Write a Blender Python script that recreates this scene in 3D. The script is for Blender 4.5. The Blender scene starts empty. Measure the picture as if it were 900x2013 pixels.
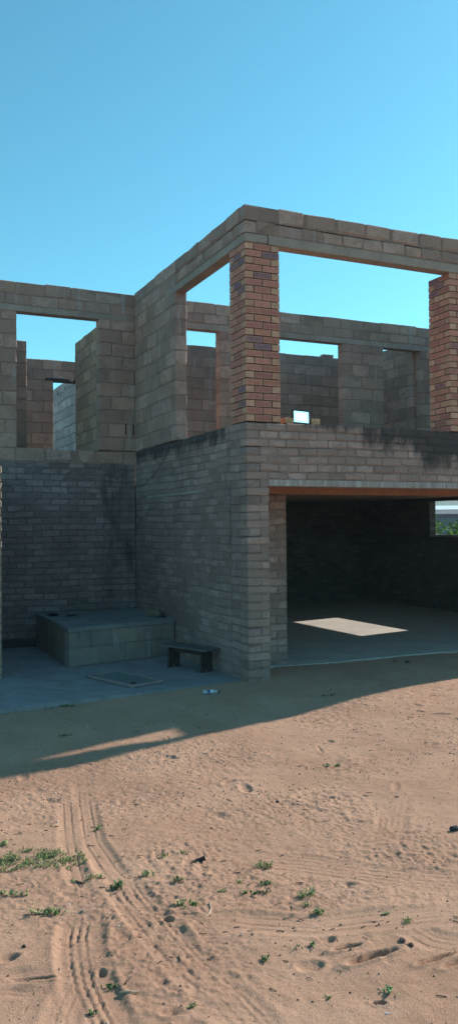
import bpy, math, random
import numpy as np
from mathutils import Vector, Matrix
random.seed(7); RNG = np.random.default_rng(11)
scene = bpy.context.scene
COL = scene.collection
R = math.radians

# ------------------------------------------------------------------ helpers
def tag(o, label=None, cat=None, group=None, kind=None):
    if label: o['label'] = label
    if cat: o['category'] = cat
    if group: o['group'] = group
    if kind: o['kind'] = kind
    return o

def empty(name, loc=(0, 0, 0), rz=0):
    o = bpy.data.objects.new(name, None)
    o.location = loc; o.rotation_euler = (0, 0, rz); o.empty_display_size = .1
    COL.objects.link(o); return o

class MB:
    """collects geometry for ONE mesh object, with a tint colour per face"""
    def __init__(s): s.v = []; s.f = []; s.c = []; s.n = 0
    def add(s, vs, fs, c=(1, .5, 0, 1)):
        s.v.extend([tuple(a) for a in vs])
        s.f.extend([tuple(i + s.n for i in f) for f in fs])
        if isinstance(c, list): s.c.extend(c)
        else: s.c.extend([c] * len(fs))
        s.n += len(vs)
    def box(s, lo, hi, c=(1, .5, 0, 1), M=None):
        x0, y0, z0 = lo; x1, y1, z1 = hi
        vs = [(x0,y0,z0),(x1,y0,z0),(x1,y1,z0),(x0,y1,z0),(x0,y0,z1),(x1,y0,z1),(x1,y1,z1),(x0,y1,z1)]
        if M: vs = [M @ Vector(v) for v in vs]
        s.add(vs, [(0,3,2,1),(4,5,6,7),(0,1,5,4),(1,2,6,5),(2,3,7,6),(3,0,4,7)], c)
    def cbox(s, lo, hi, b=.006, j=0., c=(1, .5, 0, 1), M=None):
        """box with chamfered edges and slightly shifted corners"""
        lo = np.array(lo, float); hi = np.array(hi, float)
        b = min(b, .3 * float((hi - lo).min()))
        vs = []
        for i in range(8):
            sg = np.array([(i & 1), (i >> 1) & 1, (i >> 2) & 1])
            P = np.where(sg == 1, hi, lo).astype(float)
            if j: P = P + RNG.uniform(-j, j, 3)
            d = np.where(sg == 1, -b, b)
            bb = RNG.uniform(.6, 1.5) if j else 1.
            for ax in range(3):          # vertex lying on the face of axis ax
                q = P.copy()
                for k in range(3):
                    if k != ax: q[k] += d[k] * bb
                vs.append(q)
        def V(x, y, z, ax): return 3 * (x + 2 * y + 4 * z) + ax
        fs = [(V(0,0,0,0),V(0,0,1,0),V(0,1,1,0),V(0,1,0,0)), (V(1,0,0,0),V(1,1,0,0),V(1,1,1,0),V(1,0,1,0)),
              (V(0,0,0,1),V(1,0,0,1),V(1,0,1,1),V(0,0,1,1)), (V(0,1,0,1),V(0,1,1,1),V(1,1,1,1),V(1,1,0,1)),
              (V(0,0,0,2),V(0,1,0,2),V(1,1,0,2),V(1,0,0,2)), (V(0,0,1,2),V(1,0,1,2),V(1,1,1,2),V(0,1,1,2))]
        for a in (0, 1):
            for bb in (0, 1):
                fs.append((V(a,bb,0,0),V(a,bb,1,0),V(a,bb,1,1),V(a,bb,0,1)))
                fs.append((V(a,0,bb,0),V(a,1,bb,0),V(a,1,bb,2),V(a,0,bb,2)))
                fs.append((V(0,a,bb,1),V(1,a,bb,1),V(1,a,bb,2),V(0,a,bb,2)))
        for i in range(8): fs.append((3*i, 3*i+1, 3*i+2))
        if M: vs = [M @ Vector(v) for v in vs]
        s.add(vs, fs, c)
    def tube(s, pts, r, n=8, c=(1, .5, 0, 1), cap=True):
        pts = [Vector(p) for p in pts]; rs = r if isinstance(r, (list, tuple)) else [r] * len(pts)
        vs = []; fs = []
        for i, p in enumerate(pts):
            t = (pts[min(i+1, len(pts)-1)] - pts[max(i-1, 0)]).normalized()
            a = t.cross(Vector((0, 0, 1)))
            if a.length < .05: a = t.cross(Vector((1, 0, 0)))
            a.normalize(); b = t.cross(a)
            for k in range(n):
                an = 2 * math.pi * k / n
                vs.append(p + (a * math.cos(an) + b * math.sin(an)) * rs[i])
        for i in range(len(pts) - 1):
            for k in range(n):
                k2 = (k + 1) % n
                fs.append((i*n+k, i*n+k2, (i+1)*n+k2, (i+1)*n+k))
        if cap: fs.append(tuple(range(n))); fs.append(tuple((len(pts)-1)*n + k for k in reversed(range(n))))
        s.add(vs, fs, c)
    def prism(s, poly, z0, z1, c=(1, .5, 0, 1), M=None):
        n = len(poly)
        vs = [(x, y, z0) for x, y in poly] + [(x, y, z1) for x, y in poly]
        if M: vs = [M @ Vector(v) for v in vs]
        s.add(vs, [tuple(reversed(range(n))), tuple(range(n, 2*n))] + [(i, (i+1) % n, n+(i+1) % n, n+i) for i in range(n)], c)
    def build(s, name, mat, parent=None, smooth=False, normals=True):
        me = bpy.data.meshes.new(name); me.from_pydata(s.v, [], s.f)
        a = me.attributes.new('tint', 'FLOAT_COLOR', 'CORNER')
        ln = np.array([len(f) for f in s.f]); a.data.foreach_set('color', np.repeat(np.array(s.c, dtype=np.float32), ln, axis=0).ravel())
        if normals:
            import bmesh
            bm = bmesh.new(); bm.from_mesh(me); bmesh.ops.recalc_face_normals(bm, faces=bm.faces); bm.to_mesh(me); bm.free()
        me.materials.append(mat)
        if smooth: me.polygons.foreach_set('use_smooth', [True] * len(me.polygons))
        o = bpy.data.objects.new(name, me); COL.objects.link(o)
        if parent: o.parent = parent
        return o

# ------------------------------------------------------------------ materials
class NT:
    def __init__(s, name):
        s.m = bpy.data.materials.new(name); s.m.use_nodes = True; s.t = s.m.node_tree; s.t.nodes.clear()
        s.out = s.t.nodes.new('ShaderNodeOutputMaterial'); s.b = s.t.nodes.new('ShaderNodeBsdfPrincipled')
        s.t.links.new(s.b.outputs[0], s.out.inputs[0]); s.tc = s.t.nodes.new('ShaderNodeTexCoord')
        s.b.inputs['Specular IOR Level'].default_value = .25
    def L(s, a, b): s.t.links.new(a, b)
    def n(s, typ, **kw):
        o = s.t.nodes.new(typ)
        for k, v in kw.items(): setattr(o, k, v)
        return o
    def noise(s, scale, detail=4, rough=.6, vec=None, stretch=None, dist=0):
        o = s.n('ShaderNodeTexNoise'); o.inputs['Scale'].default_value = scale; o.inputs['Detail'].default_value = detail
        o.inputs['Roughness'].default_value = rough; o.inputs['Distortion'].default_value = dist
        v = vec or s.tc.outputs['Object']
        if stretch:
            mp = s.n('ShaderNodeMapping'); mp.inputs['Scale'].default_value = stretch; s.L(v, mp.inputs[0]); v = mp.outputs[0]
        s.L(v, o.inputs['Vector']); return o.outputs['Fac']
    def ramp(s, fac, stops):
        o = s.n('ShaderNodeValToRGB'); el = o.color_ramp.elements
        while len(el) < len(stops): el.new(.5)
        for e, (p, c) in zip(el, stops):
            e.position = p; e.color = (c, c, c, 1) if isinstance(c, (int, float)) else (*c, 1)
        s.L(fac, o.inputs[0]); return o.outputs[0]
    def mix(s, fac, a, b, mode='MIX'):
        o = s.n('ShaderNodeMix', data_type='RGBA', blend_type=mode)
        for i, x in ((0, fac), (6, a), (7, b)):
            if isinstance(x, (int, float)): o.inputs[i].default_value = x
            elif isinstance(x, tuple): o.inputs[i].default_value = (*x, 1)
            else: s.L(x, o.inputs[i])
        return o.outputs[2]
    def math(s, op, a, b=0., clamp=False):
        o = s.n('ShaderNodeMath', operation=op, use_clamp=clamp)
        for i, x in ((0, a), (1, b)):
            if isinstance(x, (int, float)): o.inputs[i].default_value = x
            else: s.L(x, o.inputs[i])
        return o.outputs[0]
    def bump(s, h, strength=.5, dist=.01):
        o = s.n('ShaderNodeBump'); o.inputs['Strength'].default_value = strength; o.inputs['Distance'].default_value = dist
        s.L(h, o.inputs['Height']); s.L(o.outputs[0], s.b.inputs['Normal'])
    def col(s, c):
        if isinstance(c, tuple): s.b.inputs['Base Color'].default_value = (*c, 1)
        else: s.L(c, s.b.inputs['Base Color'])
        return s
    def rough(s, r): s.b.inputs['Roughness'].default_value = r; return s

def masonry_mat(name, ca, cb, mortar, mould=None, mould_amt=1., dark=(.03, .03, .032), patch=.35, drip=0.):
    """ca/cb: two block colours mixed by the per block tint; mould: list of (axis, lo, hi, zlo, zhi) stain areas"""
    ca, cb, mortar = [(c[0]*1.07, c[1]*1.01, c[2]*.99) for c in (ca, cb, mortar)]
    t = NT(name).rough(.95)
    at = t.n('ShaderNodeAttribute', attribute_name='tint')
    sp = t.n('ShaderNodeSeparateColor'); t.L(at.outputs['Color'], sp.inputs[0])
    base = t.mix(sp.outputs[1], ca, cb)
    base = t.mix(1., base, t.mix(1., (0, 0, 0), sp.outputs[0], 'ADD'), 'MULTIPLY')
    # mortar smeared irregularly over block edges
    base = t.mix(sp.outputs[2], base, mortar)
    half = tuple(.45*a + .55*b for a, b in zip(ca, mortar)); half2 = tuple(.8*a + .2*b for a, b in zip(cb, mortar))
    fl = t.ramp(t.noise(7, 7, .75, dist=.4), [(.47, 0), (.56, 1)])
    base = t.mix(t.math('MULTIPLY', fl, .75), base, t.mix(t.ramp(t.noise(3, 4, .6), [(.4, 0), (.6, 1)]), half, half2))
    chip = t.ramp(t.noise(26, 4, .7), [(.63, 0), (.68, 1)])
    base = t.mix(t.math('MULTIPLY', chip, .5), base, tuple(.45*a for a in mortar))
    big = t.ramp(t.noise(1.3, 5, .65), [(.3, .72), (.7, 1.22)])
    base = t.mix(patch * 2 if patch < .5 else 1., base, t.mix(1., base, big, 'MULTIPLY'))
    fine = t.ramp(t.noise(60, 3, .7), [(.3, .78), (.7, 1.2)])
    base = t.mix(.8, base, t.mix(1., base, fine, 'MULTIPLY'))
    if drip:
        w = t.ramp(t.noise(9, 4, .6, stretch=(1, 1, .12)), [(.6, 0), (.72, 1)])
        base = t.mix(t.math('MULTIPLY', w, drip), base, (.42, .42, .42))
    if mould:
        geo = t.n('ShaderNodeSeparateXYZ'); t.L(t.tc.outputs['Object'], geo.inputs[0])
        st = t.noise(5, 6, .75, stretch=(1, 1, .25)); st2 = t.noise(2.2, 3, .6)
        tot = None
        for ax, lo, hi, zlo, zhi, amt in mould:
            def sm(v, a, b):
                mr = t.n('ShaderNodeMapRange', interpolation_type='SMOOTHSTEP'); t.L(v, mr.inputs[0])
                mr.inputs[1].default_value = a; mr.inputs[2].default_value = b; return mr.outputs[0]
            u = t.math('MULTIPLY', sm(geo.outputs[ax], lo, lo + .35), sm(geo.outputs[ax], hi, hi - .35))
            z = t.math('MULTIPLY', sm(geo.outputs[2], zlo, zhi), amt)
            k = t.math('MULTIPLY', u, z)
            tot = k if tot is None else t.math('MAXIMUM', tot, k)
        f = t.math('ADD', t.math('MULTIPLY', st, .9), t.math('MULTIPLY', st2, .5))
        f = t.math('SUBTRACT', t.math('ADD', f, tot), 1.02)
        f = t.math('MULTIPLY', f, 4.5, clamp=True)
        f = t.math('MULTIPLY', f, t.math('GREATER_THAN', tot, .02))
        base = t.mix(t.math('MULTIPLY', f, .85), base, dark)
    t.col(base)
    h = t.math('ADD', t.noise(35, 6, .75), t.math('MULTIPLY', t.noise(120, 3, .7), .5))
    t.bump(h, .9, .009)
    return t.m

def plain_mat(name, c, c2=None, rough=.8, scale=8, bump=.3, bscale=60, bdist=.004, metal=0, stretch=None):
    t = NT(name).rough(rough)
    c2 = c2 or tuple(x * .7 for x in c)
    t.col(t.mix(t.ramp(t.noise(scale, 5, .65, stretch=stretch), [(.35, 0), (.65, 1)]), c, c2))
    t.b.inputs['Metallic'].default_value = metal
    if bump: t.bump(t.noise(bscale, 5, .7, stretch=stretch), bump, bdist)
    return t.m

M = {}
M['block'] = masonry_mat('grey_block', (.345, .26, .225), (.37, .255, .20), (.24, .165, .135), drip=.5)
M['block_skylit'] = masonry_mat('skylight_tinted_block', (.42, .42, .41), (.36, .36, .36), (.17, .165, .16))  # paler colour stands in for the extra sky light on the far wall
M['block_brown'] = masonry_mat('brown_block', (.34, .27, .20), (.36, .26, .18), (.20, .15, .11))
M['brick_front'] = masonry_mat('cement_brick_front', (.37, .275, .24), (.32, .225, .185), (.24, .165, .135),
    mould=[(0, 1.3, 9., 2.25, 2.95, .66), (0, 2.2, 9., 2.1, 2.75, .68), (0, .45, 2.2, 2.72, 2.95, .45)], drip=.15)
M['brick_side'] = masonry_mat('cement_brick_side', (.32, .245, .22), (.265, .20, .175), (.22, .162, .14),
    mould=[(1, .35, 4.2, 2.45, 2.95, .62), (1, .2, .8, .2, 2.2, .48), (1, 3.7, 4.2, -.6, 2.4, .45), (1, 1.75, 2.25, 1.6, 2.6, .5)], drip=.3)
M['brick_recess'] = masonry_mat('shade_tinted_brick', (.27, .225, .215), (.21, .175, .17), (.135, .115, .115),
    mould=[(0, -.75, .2, -.6, 1.6, .42)], dark=(.045, .05, .055))  # shade of the recess is put into this darker brick colour
M['brick_inner'] = masonry_mat('garage_brick', (.085, .085, .085), (.07, .07, .07), (.06, .06, .06))  # same brick as outside, the garage darkness is put into its colour
M['platform'] = masonry_mat('platform_block', (.22, .21, .19), (.25, .215, .18), (.21, .20, .18), mould=[(0, -2, .3, -.5, .6, .3)], drip=.6)

def concrete(name, c, streak=0, c2=None):
    t = NT(name).rough(.9)
    b = t.mix(t.ramp(t.noise(2.2, 7, .75, dist=.6), [(.38, 0), (.62, 1)]), c, c2 or tuple(x * .72 for x in c))
    b = t.mix(.8, b, t.mix(1., b, t.ramp(t.noise(45, 4, .7), [(.3, .75), (.7, 1.2)]), 'MULTIPLY'))
    if streak:
        w = t.ramp(t.noise(16, 4, .7, stretch=(1, 1, .05)), [(.5, 0), (.62, 1)])
        b = t.mix(t.math('MULTIPLY', w, streak), b, (.62, .62, .62))
    t.col(b); t.bump(t.noise(40, 5, .75), .5, .004); return t.m
M['lintel'] = concrete('lintel_concrete', (.37, .30, .25))
M['lintel_white'] = concrete('lintel_lime', (.38, .31, .27), streak=.4)
M['bounce_brown'] = concrete('bounce_tinted_concrete', (.42, .22, .13), c2=(.30, .15, .09))  # warm bounce from the sand is put into this brown
M['slab'] = concrete('slab_concrete', (.29, .27, .27), c2=(.19, .185, .185))
M['garage_floor'] = concrete('garage_concrete', (.46, .41, .35), c2=(.36, .33, .29))
M['plinth'] = concrete('dark_plinth', (.05, .052, .055))

def facebrick_mat():
    t = NT('face_brick').rough(.75)
    at = t.n('ShaderNodeAttribute', attribute_name='tint')
    b = t.mix(.55, at.outputs['Color'], t.mix(1., at.outputs['Color'], t.ramp(t.noise(18, 5, .7), [(.3, .6), (.7, 1.35)]), 'MULTIPLY'))
    b = t.mix(.6, b, t.mix(1., b, t.ramp(t.noise(90, 3, .7), [(.3, .75), (.7, 1.2)]), 'MULTIPLY'))
    t.col(b); t.bump(t.noise(80, 4, .7), .5, .003); return t.m
M['face'] = facebrick_mat()

# ------------------------------------------------------------------ masonry builder
def masonry(name, mat, parent, ax, f0, f1, u0, u1, courses, L, holes=(), q0=0, q1=0, gap=.013, rec=.007, jit=.0045, cham=.009, par=0, off=.5, drop=0.):
    """ax: 0 wall runs along X, 1 along Y. f0..f1: thickness range on the other axis. courses: list of z levels.
    q0/q1: quoin length at start/end (every other course starts later / ends earlier)."""
    mb = MB()
    th = abs(f1 - f0)
    def BOX(a, b, z0, z1, g0, g1, c, chamf):
        lo = (a, g0, z0) if ax == 0 else (g0, a, z0); hi = (b, g1, z1) if ax == 0 else (g1, b, z1)
        if chamf: mb.cbox(lo, hi, cham, jit, c)
        else: mb.box(lo, hi, c)
    for i in range(len(courses) - 1):
        z0, z1 = courses[i], courses[i+1]; zm = (z0 + z1) / 2; odd = (i + par) % 2
        a0 = u0 + (q0 if odd else 0); a1 = u1 - (0 if odd else q1)
        iv = [(a0, a1)]
        for (h0, h1, k0, k1) in holes:
            if k0 < zm < k1:
                nv = []
                for a, b in iv:
                    if h1 <= a or h0 >= b: nv.append((a, b))
                    else:
                        if h0 > a: nv.append((a, h0))
                        if h1 < b: nv.append((h1, b))
                iv = nv
        ph = (L * off if odd else 0)
        for a, b in iv:
            if b - a < .03: continue
            BOX(a + .003, b - .003, z0 - (.0 if i == 0 else .001), z1 - (.016 if i == len(courses)-2 else .001), f0 + rec, f1 - rec, (1, .5, 1, 1), False)
            cuts = [a]
            k = math.floor((a - u0 - ph) / L) + 1
            while u0 + ph + k * L < b - .06:
                c = u0 + ph + k * L + random.uniform(-.09, .09)*L
                if c > a + .06: cuts.append(c)
                k += 1
            cuts.append(b)
            for j in range(len(cuts) - 1):
                if drop and random.random() < drop: continue
                s, e = cuts[j], cuts[j+1]
                g = gap * random.uniform(.6, 1.3)
                br = random.uniform(.70, 1.25); tint = (br, random.random(), 0, 1)
                dp = random.uniform(-.0025, .003)
                zz = random.uniform(-.003, .003)*(2.2 if i == len(courses)-2 else 1)
                BOX(s + (g/2 if j else 0), e - (g/2 if j < len(cuts)-2 else 0), z0 + g/2 + zz, z1 - g/2 + zz, f0 - dp * 0 + random.uniform(0, .003), f1 - random.uniform(0, .003), tint, True)
    # courses wander a little, faces are not perfectly plane
    V = np.array(mb.v); u = V[:, ax]; rs = np.random.default_rng(abs(hash((round(u0*100), round(f0*100), ax))) % 9999)
    a1, a2, a3 = rs.uniform(0, 6, 3)
    top = courses[-1]; k = np.clip((top - V[:, 2])/.3, 0, 1)*.6 + .4
    V[:, 2] += k*(.006*np.sin(u*1.7+V[:, 2]*2+a1) + .004*np.sin(u*5.3+V[:, 2]*3+a2) + .002*np.sin(u*13+a3+V[:, 2]*9))
    V[:, 1-ax] += .0025*np.sin(u*2.1+V[:, 2]*1.9+a3) + .0012*np.sin(u*9+V[:, 2]*7+a1)
    mb.v = [tuple(q) for q in V]
    o = mb.build(name, mat, parent, normals=True)
    return o

def lv(z0, z1, n): return [z0 + (z1 - z0) * i / n for i in range(n + 1)]

TAN = [(.50, .275, .175), (.54, .30, .195), (.46, .25, .16)]
RED = [(.45, .17, .125), (.49, .20, .145), (.39, .145, .115), (.46, .185, .125)]
PLUM = [(.24, .125, .13), (.20, .115, .135), (.28, .125, .12)]
def pillar(parent, x0, x1, y0, y1, z0, z1, n, warm=False, label=None):
    mb = MB(); r = .018
    mb.box((x0 + r, y0 + r, z0), (x1 - r, y1 - r, z1), (.12, .065, .05, 1))
    h = (z1 - z0) / n; wx = (x1 - x0); wy = (y1 - y0); g = .012; hd = .102
    def face_quads(lo, hi, kx, ky):
        """one brick; kx colour of its faces looking along X, ky of the faces looking along Y"""
        j = .0018
        lo = np.array(lo) + RNG.uniform(-j, j, 3); hi = np.array(hi) + RNG.uniform(-j, j, 3)
        (X0, Y0, Z0), (X1, Y1, Z1) = lo, hi
        def panel(P, Q, S, T, key):      # quad corners; stretchers get a paler border
            base = random.choice({'t': TAN, 'r': RED, 'p': PLUM}[key])
            v = random.uniform(.86, 1.14); base = tuple(c * v for c in base)
            if key == 't': mb.add([P, Q, S, T], [(0, 1, 2, 3)], (*base, 1)); return
            P, Q, S, T = map(Vector, (P, Q, S, T)); b = .011
            eu = (Q - P).normalized(); ev = (T - P).normalized()
            a = P + eu*b + ev*b; c = Q - eu*b + ev*b; d = S - eu*b - ev*b; e = T + eu*b - ev*b
            edge = tuple(.55*q + .45*w for q, w in zip(base, (.46, .29, .20)))
            mb.add([P, Q, S, T, a, c, d, e], [(4, 5, 6, 7), (0, 1, 5, 4), (1, 2, 6, 5), (2, 3, 7, 6), (3, 0, 4, 7)],
                   [(*base, 1)] + [(*edge, 1)] * 4)
        panel((X0,Y0,Z0), (X1,Y0,Z0), (X1,Y0,Z1), (X0,Y0,Z1), ky)
        panel((X1,Y1,Z0), (X0,Y1,Z0), (X0,Y1,Z1), (X1,Y1,Z1), ky)
        panel((X0,Y1,Z0), (X0,Y0,Z0), (X0,Y0,Z1), (X0,Y1,Z1), kx)
        panel((X1,Y0,Z0), (X1,Y1,Z0), (X1,Y1,Z1), (X1,Y0,Z1), kx)
        tc = (*random.choice(RED), 1)
        mb.add([(X0,Y0,Z0), (X1,Y0,Z0), (X1,Y1,Z0), (X0,Y1,Z0), (X0,Y0,Z1), (X1,Y0,Z1), (X1,Y1,Z1), (X0,Y1,Z1)], [(3,2,1,0), (4,5,6,7)], tc)
    for i in range(n):
        za = z0 + i*h + g*.5; zb = z0 + (i+1)*h - g*.5
        def key():
            q = random.random()
            if warm: return 't' if q < .12 else ('p' if q < .2 else 'r')
            return 'p' if q < .05 + .20 * (i / n) else 'r'
        if i % 2 == 0:   # stretchers on the X faces, headers at both front ends, stretcher between
            m = (y0 + y1) / 2
            for xa in (x0, x1 - hd):
                face_quads((xa, y0, za), (xa + hd, m - g/2, zb), key(), 't')
                face_quads((xa, m + g/2, za), (xa + hd, y1, zb), key(), 't')
            for ya in (y0, y1 - hd): face_quads((x0 + hd + g, ya, za), (x1 - hd - g, ya + hd, zb), key(), key())
        else:            # two stretchers on the front, headers at the sides
            m = (x0 + x1) / 2
            for ya in (y0, y1 - hd):
                face_quads((x0, ya, za), (m - g/2, ya + hd, zb), 't', key())
                face_quads((m + g/2, ya, za), (x1, ya + hd, zb), 't', key())
            for xa in (x0, x1 - hd): face_quads((xa, y0 + hd + g, za), (xa + hd, y1 - hd - g, zb), key(), key())
    o = mb.build('brick_pillar', M['face'], parent, normals=False)
    if label: o['label'] = label
    return o

# ------------------------------------------------------------------ camera (solved from the photograph's vanishing points)
YAW, PIT, ROL, F = 0.42943, 0.01865, -0.008205, 1630.78
CP = Vector((-4.0549, -8.3669, 1.7241))
fw = Vector((math.sin(YAW)*math.cos(PIT), math.cos(YAW)*math.cos(PIT), math.sin(PIT)))
rt = Vector((math.cos(YAW), -math.sin(YAW), 0)); up = rt.cross(fw)
r2 = rt*math.cos(ROL) + up*math.sin(ROL); u2 = -rt*math.sin(ROL) + up*math.cos(ROL)
cam = bpy.data.cameras.new('camera'); co = bpy.data.objects.new('camera', cam); COL.objects.link(co)
mw = Matrix((( r2.x, u2.x, -fw.x, CP.x), (r2.y, u2.y, -fw.y, CP.y), (r2.z, u2.z, -fw.z, CP.z), (0, 0, 0, 1)))
co.matrix_world = mw
cam.sensor_fit = 'VERTICAL'; cam.sensor_height = 36; cam.lens = 36 * F / 2013; cam.clip_end = 3000; cam.clip_start = .05
scene.camera = co
def at(x, y, z=-.05):
    d = fw + r2*((x-450)/F) - u2*((y-1006.5)/F)
    t = (z - CP.z) / d.z; return CP + d*t

# ------------------------------------------------------------------ light
SAZ, SEL = R(12.2), R(29.3)        # azimuth measured from +X towards +Y
sd = Vector((math.cos(SAZ)*math.cos(SEL), math.sin(SAZ)*math.cos(SEL), math.sin(SEL)))
sun = bpy.data.lights.new('sun', 'SUN'); sun.energy = 4.8; sun.angle = R(.5); sun.color = (1, .95, .88)
so = bpy.data.objects.new('sun', sun); COL.objects.link(so); so.location = (0, 0, 30)
so.rotation_euler = (-sd).to_track_quat('-Z', 'Y').to_euler()
w = bpy.data.worlds.new('World'); scene.world = w; w.use_nodes = True
nt = w.node_tree; nt.nodes.clear()
bg = nt.nodes.new('ShaderNodeBackground'); wo = nt.nodes.new('ShaderNodeOutputWorld'); sky = nt.nodes.new('ShaderNodeTexSky')
sky.sky_type = 'NISHITA'; sky.sun_disc = False; sky.sun_elevation = SEL; sky.sun_rotation = math.pi/2 - SAZ
sky.air_density = 1.0; sky.dust_density = .6; sky.ozone_density = 1.5; sky.altitude = 600
mulc = nt.nodes.new('ShaderNodeMix'); mulc.data_type = 'RGBA'; mulc.blend_type = 'MULTIPLY'; mulc.inputs[0].default_value = 1
mulc.inputs[7].default_value = (.47, 1.05, .99, 1)
nt.links.new(sky.outputs[0], mulc.inputs[6]); nt.links.new(mulc.outputs[2], bg.inputs[0]); bg.inputs[1].default_value = .13
nt.links.new(bg.outputs[0], wo.inputs[0])
scene.view_settings.view_transform = 'Standard'; scene.view_settings.look = 'None'; scene.view_settings.exposure = .62
scene.render.engine = 'CYCLES'

# ------------------------------------------------------------------ ground
ctrl = np.array([(-3.06,-2.16,-.12),(-2.38,-2.01,-.09),(-1.3,-1.78,-.05),(-.4,-1.59,-.03),(.5,-1.4,.03),(1.23,-1.25,.055),(2.04,-1.08,.045),
    (0,-.1,-.01),(.4,.1,0),(1,.8,-.005),(2.2,.6,-.005),(3.5,.6,-.005),(6.5,.4,-.0),(-2.8,-.45,-.06),(-1.5,-.2,-.035),(-.7,-.35,-.025),
    (-3.4,-5.4,-.05),(-2,-5.8,-.05),(0,-4,-.02),(-3,-4,-.06),(-1.5,-3,-.06),(1,-3,.03),(-5,-3,-.1),(-6,-7,-.05),(4,-2,.05),(7,-1.2,.03),(3,-5,0),(9,-4,0),(0,-9,0),(-9,-1,-.1)])
Dm = np.hypot(ctrl[:, None, 0]-ctrl[None, :, 0], ctrl[:, None, 1]-ctrl[None, :, 1])
wts = np.linalg.solve(Dm + .15*np.eye(len(ctrl)) * 0 + 1e-6*np.eye(len(ctrl)), ctrl[:, 2] + .03)
def lattice(nx, ny, seed): return np.random.default_rng(seed).random((nx, ny))
def vnoise(x, y, s, seed):
    Lt = lattice(256, 256, seed); u = x/s + 1000.3; v = y/s + 1000.7
    i = np.floor(u).astype(int); j = np.floor(v).astype(int); a = u-i; b = v-j
    a = a*a*(3-2*a); b = b*b*(3-2*b); i %= 256; j %= 256; i1 = (i+1) % 256; j1 = (j+1) % 256
    return (Lt[i, j]*(1-a)*(1-b)+Lt[i1, j]*a*(1-b)+Lt[i, j1]*(1-a)*b+Lt[i1, j1]*a*b) - .5
def base_h(x, y):
    z = np.full_like(x, -.03)
    for (cx, cy, _), wt in zip(ctrl, wts): z = z + wt*np.sqrt((x-cx)**2+(y-cy)**2)
    r = np.hypot(x-0, y+2); k = np.clip((r-8)/6, 0, 1)
    z = z*(1-k) + (-.05)*k
    # the land falls away behind the house, towards the village
    d = x*.63 + y*.777
    z = z - 2.6*np.clip((d-12)/16, 0, 1)**2*(3-2*np.clip((d-12)/16, 0, 1))
    # under the house the soil stays below the slabs
    ins = np.clip(np.minimum.reduce([(x+2.9)/.1, (6.9-x)/.1, (y-np.where(x < .1, .28, 1.1))/.15, (8-y)/.1]), 0, 1)
    return z*(1-ins) + np.minimum(z, -.16)*ins
tracks = []   # (polyline, half width, depth, groove list, wiggle)
def PX(*pts): return [tuple(at(a, b, -.05)[:2]) for a, b in pts]
G4 = (-.055, -.022, .011, .044)
tracks.append((PX((168,1795),(158,1840),(162,1890),(172,1935),(192,1980),(215,2030),(230,2080)), .10, .010, (-.045, -.012, .022), .005))
tracks.append((PX((150,1930),(135,1960),(120,2000),(112,2060)), .06, .011, (-.02, .018), .005))
tracks.append((PX((238,1735),(275,1785),(320,1840),(365,1890),(420,1940),(480,2000),(520,2050)), .10, .0087, (-.06, -.02, .03, .06), .004))
tracks.append((PX((160,1500),(166,1560),(180,1650),(215,1705),(245,1740)), .07, .005, (-.035, .03), .0015))
tracks.append((PX((130,1560),(135,1640),(150,1720),(165,1790)), .05, .005, (-.02, .025), .001))
tracks.append((PX((-40,1930),(20,1922),(75,1915),(120,1905)), .05, .008, (-.03, -.01, .015, .035), .001))
tracks.append((PX((-40,1950),(20,1948),(60,1952),(100,1957)), .03, .008, (-.014, .012), .001))
tracks.append((PX((400,1682),(500,1690),(600,1700),(700,1715),(800,1730),(940,1742)), .12, .004, (-.08, -.04, 0, .05, .09), .001))
tracks.append((PX((790,1820),(850,1850),(950,1870)), .08, .007, (-.05, 0, .04), .001))
tracks.append((PX((430,1810),(520,1815),(620,1822),(720,1810),(900,1800)), .09, .006, (-.05, -.01, .05), .001))
tracks.append((PX((270,1960),(350,1975),(430,1990),(560,2010)), .05, .006, (-.02, .02), .001))
tracks.append((PX((780,1570),(770,1605),(765,1640)), .09, .006, (-.07, -.035, 0, .035, .07), .001))
dents = []
rd = random.Random(5)
for (a, b, rx, ry, d) in [(682,1866,.075,.018,.03),(730,1886,.13,.026,.04),(858,1888,.10,.018,.03),(895,1895,.08,.02,.02),(376,1697,.045,.022,.035),(330,1808,.02,.035,.03),
        (65,1925,.09,.018,.028),(132,1855,.03,.02,.02),(18,1885,.05,.03,.018),(200,1912,.02,.03,.025),(650,1570,.03,.02,.02),(775,1572,.03,.02,.02),
        (585,1506,.05,.015,.018),(690,1738,.05,.03,.018),(640,1850,.04,.03,.015),(610,1900,.06,.04,.015),(745,1975,.03,.015,.02),(340,1990,.05,.03,.015),(270,1845,.02,.012,.02)]:
    p = at(a, b, -.05); dents.append((p.x, p.y, rx, ry, rd.uniform(-.5, .2), d))
for _ in range(150):      # old footprints
    x = rd.uniform(-4.2, 3.5); y = rd.uniform(-6.4, -.9)
    dents.append((x, y, rd.uniform(.03, .13), rd.uniform(.015, .05), rd.uniform(0, 3.14), rd.uniform(.004, .015)))
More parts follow.
